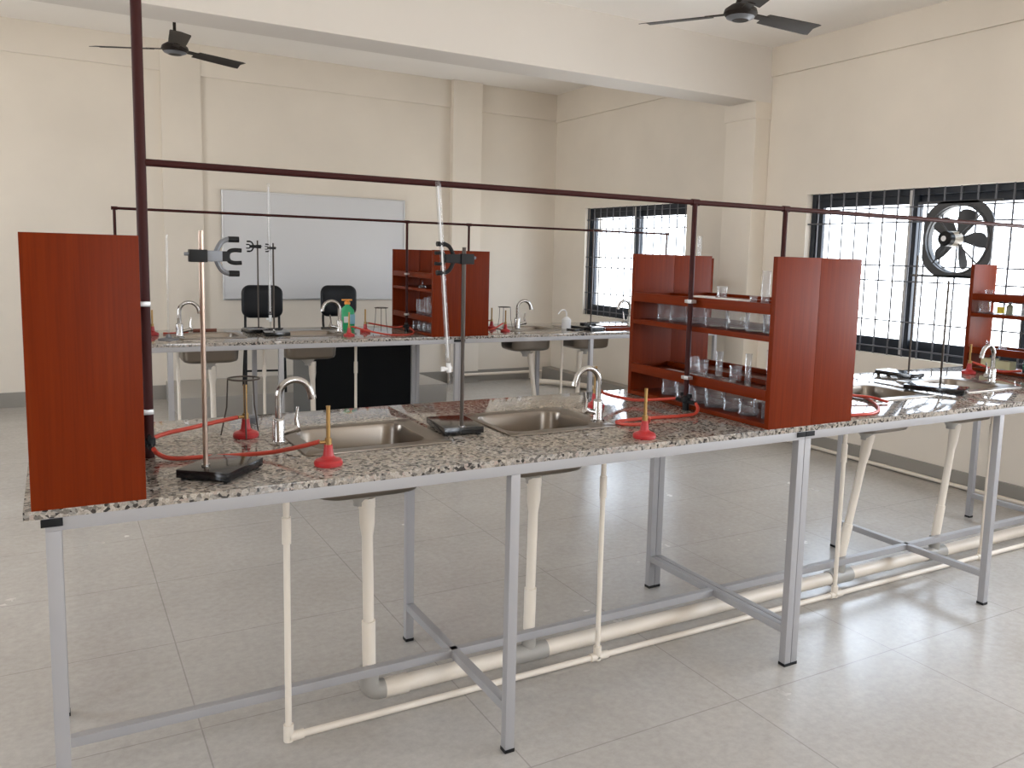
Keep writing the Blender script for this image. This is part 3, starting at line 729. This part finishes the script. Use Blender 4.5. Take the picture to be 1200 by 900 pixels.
# far rack facing the soap bottle
g = 'glassware on the far test tube rack'
XF = 2.31
for k, (y, h, r) in enumerate(((5.44, .045, .012), (5.52, .05, .013), (5.58, .07, .012), (5.64, .13, .010), (5.70, .12, .012), (5.78, .10, .014), (5.85, .10, .012))):
    cylinder((XF, y, zM), r, h + .02, 'clear measuring cylinder on the far rack tray, %s from its front panel' % ord_[k], g)
for k, y in enumerate((5.45, 5.53, 5.62, 5.72, 5.82)):
    beaker((XF - .02, y, zL), .030, .058, 'clear beaker lowest on the far rack, %s from its front panel' % ord_[k], g)
t = thing('glass_funnel', 'small glass funnel on the upper shelf of the far rack', 'funnel', (XF - .02, 5.72, zU), 0, g)
MB().lathe([(.030, 0), (.006, .026), (.005, .05)], n=18).build('cone', M['glass'], t, solid=.0015)
cylinder((4.66, 5.48, ZT + .414), .018, .36, 'tall measuring cylinder on the far rack before the corner window', 'glassware on the far corner rack')

# ------------------------------------------------------------------ small far things
t = thing('soap_bottle', 'green soap bottle with orange pump cap on the far bench', 'bottle', (1.83, 6.02, ZT))
MB().loft([rrect(0, 0, .052 * k, .034 * k, .03 * k, z, 5) for k, z in ((.9, 0), (1, .008), (1.0, .06), (1.04, .11), (.92, .145), (.55, .168), (.3, .178), (.3, .19))]).build('bottle_body', M['green'], t, angle=60)
MB().lathe([(0, .186), (.021, .186), (.021, .204), (.012, .208), (.012, .214), (0, .214)], n=16).build('pump_collar', M['orange'], t)
B(-.040, .034, -.010, .010, .212, .224).build('pump_head', M['orange'], t, bevel=.003)
B(.008, .046, -.0365, -.0335, .045, .115).build('label', M['lblue'], t, bevel=.004)
B(-.035, -.005, -.0365, -.0335, .055, .10).build('label', M['white'], t, bevel=.004)
t = thing('wash_bottle', 'white squeeze wash bottle with bent tube at the far sink', 'bottle', (3.52, 5.72, ZT))
MB().lathe([(0, 0), (.036, 0), (.037, .01), (.037, .075), (.02, .09), (.014, .095), (0, .095)], n=20).build('bottle_body', M['white'], t)
MB().tube(bez([(0, 0, .09), (-.002, 0, .13), (-.02, 0, .150), (-.05, 0, .148), (-.078, 0, .118)], 6), [.0055] * 24 + [.003], 8).build('spout_tube', M['white'], t)
o = bpy.data.objects.new('x', None)
t = thing('black_tray', 'flat black plate lying next to the white wash bottle', 'plate', (3.55, 5.60, ZT), .2)
B(-.07, .07, -.05, .05, 0, .012).build('plate', M['plate'], t, bevel=.002)
t = thing('loose_clamp', 'black clamp lying on the far bench before the corner window', 'clamp', (3.82, 5.80, ZT), .15)
B(-.09, .04, -.012, .012, .01, .03).build('arm', M['black'], t, bevel=.004); B(-.11, -.075, -.03, .03, .0, .04).build('boss_head', M['black'], t, bevel=.006)
t = thing('wooden_tray', 'reddish wooden tray at the far bench end', 'tray', (3.93, 5.60, ZT), .05)
B(-.17, .17, -.09, .09, 0, .010).build('tray_base', M['woodh'], t, bevel=.002)
for a in (-.084, .084): B(-.17, .17, a - .006, a + .006, .01, .022).build('tray_side', M['woodh'], t, bevel=.002)
t = thing('rubber_pad', 'dark round rubber stopper near the first front tap', 'stopper', (.548, 2.86, ZT))
MB().lathe([(0, 0), (.018, 0), (.022, .02), (.016, .024), (0, .024)], n=16).build('stopper', M['grey'], t)

# ------------------------------------------------------------------ teacher's end: whiteboard, desk, chairs
t = thing('whiteboard', 'wide whiteboard with thin aluminium frame on the back wall', 'whiteboard', (1.427, YB, .955))
W, H = 1.88, 1.075
B(.012, W - .012, -.016, -.002, .012, H - .012).build('board', M['board'], t)
MB().grid([0, .016, W - .016, W], [0, .016, H - .016, H], {(1, 1)}, -.022, 0, lambda a, b, c: (a, c, b)).build('frame', M['alu'], t, bevel=.003)
t = thing('teacher_desk', 'black panelled desk with grey end in front of the platform', 'desk', (1.74, 6.75, 0))
B(.018, .87, 0, .02, .02, .735).build('front_panel', M['desk'], t, bevel=.002)
B(0, .018, 0, .53, .0, .735).build('end_panel', M['deskside'], t, bevel=.002)
B(.87, .888, 0, .53, .0, .735).build('end_panel', M['deskside'], t, bevel=.002)
B(-.01, .898, -.01, .55, .735, .755).build('desk_top', M['desk'], t, bevel=.003)
B(.62, .87, .02, .50, .10, .70).build('drawer_box', M['desk'], t, bevel=.003)

def chair(loc, rz, label):
    t = thing('visitor_chair', label, 'chair', loc, rz, 'black vinyl chairs before the whiteboard')
    rings = []
    for (k, y) in ((.0, -.026), (.6, -.030), (.88, -.024), (1.0, -.008), (1.0, .010), (.93, .02), (.0, .024)):
        rr_ = rrect(0, 0, .182 * max(k, .05), .152 * max(k, .05), .075 * max(k, .05), 0, 6)
        rings.append([(p[0], y + .02 * (p[0] / .18) ** 2 * -1 + .03, .80 + p[1]) for p in rr_])
    MB().loft(rings).build('backrest', M['leather'], t, angle=70)
    rings = []
    for (k, z) in ((.9, .405), (1.0, .42), (1.0, .445), (.93, .462), (.6, .468), (.05, .470)):
        rings.append(rrect(0, -.20, .205 * k, .20 * k, .08 * k, z, 6))
    MB().loft(rings).build('seat', M['leather'], t, angle=70)
    for s in (-1, 1):
        MB().tube(bez([(s * .15, .03, .72), (s * .15, .035, .60), (s * .155, .0, .42), (s * .165, .07, .18), (s * .17, .11, .0)], 5), .0115, 10).build('leg', M['black'], t)
        MB().tube([(s * .155, .0, .41), (s * .165, -.33, .40), (s * .17, -.36, .0)], .0115, 10).build('leg', M['black'], t)
    MB().cyl((-.168, .085, .14), (.168, .085, .14), .009).build('stretcher', M['black'], t)
    MB().cyl((-.168, -.35, .20), (.168, -.35, .20), .009).build('stretcher', M['black'], t)
    return t
chair((1.66, 8.10, .18), math.radians(-8), 'black vinyl chair before the whiteboard, behind the upright burette')
chair((2.405, 8.18, .18), math.radians(6), 'black vinyl chair before the whiteboard, behind the green soap bottle')

# ------------------------------------------------------------------ ceiling fans and exhaust fan
def ceiling_fan(loc, zc_, angs, label):
    t = thing('ceiling_fan', label, 'fan', loc, 0, 'brown ceiling fans')
    MB().lathe([(0, -.035), (.045, -.035), (.076, -.022), (.095, 0), (.088, .022), (.055, .045), (.03, .055), (.022, .09), (0, .09)], n=28).build('motor', M['fan'], t)
    MB().lathe([(.046, -.037), (.077, -.024), (.080, -.019), (.05, -.030)], n=28).build('trim_ring', M['grey'], t)
    MB().cyl((0, 0, .08), (0, 0, zc_ - loc[2] - .03), .011, n=12).build('down_rod', M['fan'], t)
    MB().lathe([(0, zc_ - loc[2]), (.06, zc_ - loc[2]), (.05, zc_ - loc[2] - .04), (.02, zc_ - loc[2] - .075), (0, zc_ - loc[2] - .075)], n=20).build('canopy', M['fan'], t)
    for a in angs:
        mt = Matrix.Rotation(math.radians(a), 4, 'Z') @ Matrix.Rotation(math.radians(-11), 4, 'X')
        b = MB(); w0, w1 = .055, .068
        ring = []
        for (x, w) in ((.17, w0), (.30, w0 + .006), (.54, w1), (.565, w1 - .004)):
            ring.append([tuple(mt @ Vector((x + (.02 if yy > 0 and x > .5 else 0), yy, zz))) for (yy, zz) in ((-w, -.004), (0, .003), (w, -.004), (w, -.001), (0, .006), (-w, -.001))])
        b.loft(ring); bl = b.build('blade', M['fan'], t)
        B(.085, .20, -.022, .022, -.002, .006, mtx=mt).build('blade_bracket', M['fan'], bl)
ceiling_fan((.825, 6.92, 2.90), ZC2, (-93, 27, 152), 'brown ceiling fan beyond the beam, near the maroon post')
ceiling_fan((3.36, 3.70, 2.85), ZC1, (-116, -1, 122), 'brown ceiling fan on the near side of the beam')

t = thing('exhaust_fan', 'grey exhaust fan mounted in the barred window', 'fan', (5.222, 3.508, 1.662))
f = MB(); R0 = .225; N = 40
oc = []
for k in range(N):
    a = 2 * PI * k / N; c_, s_ = math.cos(a), math.sin(a)
    q = .252 / max(abs(c_), abs(s_)); oc.append(min(q, .288))
for (x0, x1) in ((-.03, .03),):
    o_ = [(oc[k] * math.cos(2 * PI * k / N), oc[k] * math.sin(2 * PI * k / N)) for k in range(N)]
    i_ = [(R0 * math.cos(2 * PI * k / N), R0 * math.sin(2 * PI * k / N)) for k in range(N)]
    rings = [[(x0, p[0], p[1]) for p in o_], [(x1 - .045, p[0], p[1]) for p in o_], [(x1 - .045, p[0] * .98, p[1] * .98) for p in i_], [(x1, p[0] * .98, p[1] * .98) for p in i_],
             [(x1, p[0], p[1]) for p in i_], [(x0 - .012, p[0], p[1]) for p in i_], [(x0 - .012, p[0] * 1.05, p[1] * 1.05) for p in i_], [(x0, p[0] * 1.06, p[1] * 1.06) for p in i_]]
    f.loft(rings + [rings[0]], False, False)
f.build('fan_housing', M['fangrey'], t, angle=30)
B(-.03, -.02, -.30, .31, .238, .256).build('mounting_strip', M['fangrey'], t); B(-.03, -.02, -.29, .33, -.258, -.242).build('mounting_strip', M['fangrey'], t)
mo = MB(); RX = Matrix.Rotation(PI / 2, 4, 'Y')
MB().lathe([(0, -.165), (.040, -.165), (.050, -.155), (.050, -.112), (0, -.112)], n=24, mtx=RX).build('motor_cap', M['black'], t)
MB().lathe([(0, -.167), (.018, -.167), (.018, -.1655), (0, -.1655)], n=16, mtx=RX).build('motor_badge', M['white'], t)
MB().lathe([(0, -.112), (.050, -.112), (.052, -.03), (.046, -.02), (0, -.02)], n=24, mtx=RX).build('motor_body', M['fancream'], t)
MB().lathe([(0, -.02), (.036, -.02), (.040, .02), (0, .02)], n=20, mtx=RX).build('hub', M['grey'], t)
for k in range(5):
    a = 2 * PI * k / 5 + .35
    m2 = Matrix.Rotation(a, 4, 'X'); tw = Matrix.Rotation(math.radians(32), 4, 'Z')
    ring = []
    for (r_, w_) in ((.03, .022), (.07, .036), (.12, .056), (.17, .060), (.195, .048), (.205, .02)):
        ring.append([tuple(m2 @ (tw @ Vector((xx, yy, r_)))) for (xx, yy) in ((-.0015, -w_), (.004, 0), (-.0015, w_), (.0005, w_), (.006, 0), (.0005, -w_))])
    MB().loft(ring).build('blade', M['fangrey'], t)
for k in range(4):
    a = PI / 4 + PI / 2 * k
    MB().cyl((-.055, .045 * math.cos(a), .045 * math.sin(a)), (-.03, .24 * math.cos(a), .24 * math.sin(a)), .0055, n=8).build('support_arm', M['fangrey'], t)

# ------------------------------------------------------------------ light
w = bpy.data.worlds.new('sky'); sc.world = w; w.use_nodes = True
nt = w.node_tree; bg = nt.nodes['Background']
tc = nt.nodes.new('ShaderNodeTexCoord'); sp = nt.nodes.new('ShaderNodeSeparateXYZ'); nt.links.new(tc.outputs['Generated'], sp.inputs[0])
rp = nt.nodes.new('ShaderNodeValToRGB'); rp.color_ramp.elements[0].position = .42; rp.color_ramp.elements[0].color = (1.0, .985, .96, 1)
rp.color_ramp.elements[1].position = .60; rp.color_ramp.elements[1].color = (.83, .93, 1.06, 1)
ad = nt.nodes.new('ShaderNodeMath'); ad.operation = 'MULTIPLY_ADD'; ad.inputs[1].default_value = .5; ad.inputs[2].default_value = .5
nt.links.new(sp.outputs[2], ad.inputs[0]); nt.links.new(ad.outputs[0], rp.inputs[0]); nt.links.new(rp.outputs[0], bg.inputs['Color'])
bg.inputs['Strength'].default_value = 15.0

def portal(loc, rot, sx, sy):
    l = bpy.data.lights.new('window_portal', 'AREA'); l.shape = 'RECTANGLE'; l.size = sx; l.size_y = sy
    l.cycles.is_portal = True
    o = bpy.data.objects.new('window_portal', l); COL.objects.link(o); o.location = loc; o.rotation_euler = rot
for a, b in WIN: portal((XR + .20, (a + b) / 2, (WZ0 + WZ1) / 2), (0, PI / 2, 0), WZ1 - WZ0, b - a)
for a, b in FILL_WINL: portal((XL - .20, (a + b) / 2, 1.8), (0, -PI / 2, 0), 1.9, b - a)

for a, b in FILL_WINF: portal(((a + b) / 2, YF - .20, 1.8), (PI / 2, 0, 0), b - a, 1.9)

# ------------------------------------------------------------------ camera
def cam_axes(yaw, pit, rol):
    f = Vector((math.sin(yaw) * math.cos(pit), math.cos(yaw) * math.cos(pit), -math.sin(pit)))
    r = Vector((math.cos(yaw), -math.sin(yaw), 0)); u = r.cross(f)
    return math.cos(rol) * r + math.sin(rol) * u, -math.sin(rol) * r + math.cos(rol) * u, f
r, u, f = cam_axes(.5363, .1201, .0279)
cd = bpy.data.cameras.new('camera'); co = bpy.data.objects.new('camera', cd); COL.objects.link(co)
cd.sensor_fit = 'HORIZONTAL'; cd.sensor_width = 36; cd.lens = 984.525 / 1200 * 36
cd.shift_x = (600 - 647.375) / 1200; cd.shift_y = -(450 - 418.914) / 1200
cd.clip_start = .05; cd.clip_end = 200
mw = Matrix.Identity(4)
for i in range(3):
    mw[i][0] = r[i]; mw[i][1] = u[i]; mw[i][2] = -f[i]
mw[2][3] = 1.4757
co.matrix_world = mw
sc.camera = co

vs = sc.view_settings; vs.view_transform = 'Standard'; vs.look = 'None'; vs.gamma = 1; vs.use_curve_mapping = False
vs.exposure = 0.47
cy = sc.cycles
cy.use_denoising = True; cy.max_bounces = 10; cy.diffuse_bounces = 6; cy.glossy_bounces = 5; cy.transparent_max_bounces = 24
cy.caustics_reflective = False; cy.caustics_refractive = False; cy.sample_clamp_indirect = 4; cy.blur_glossy = 1.0
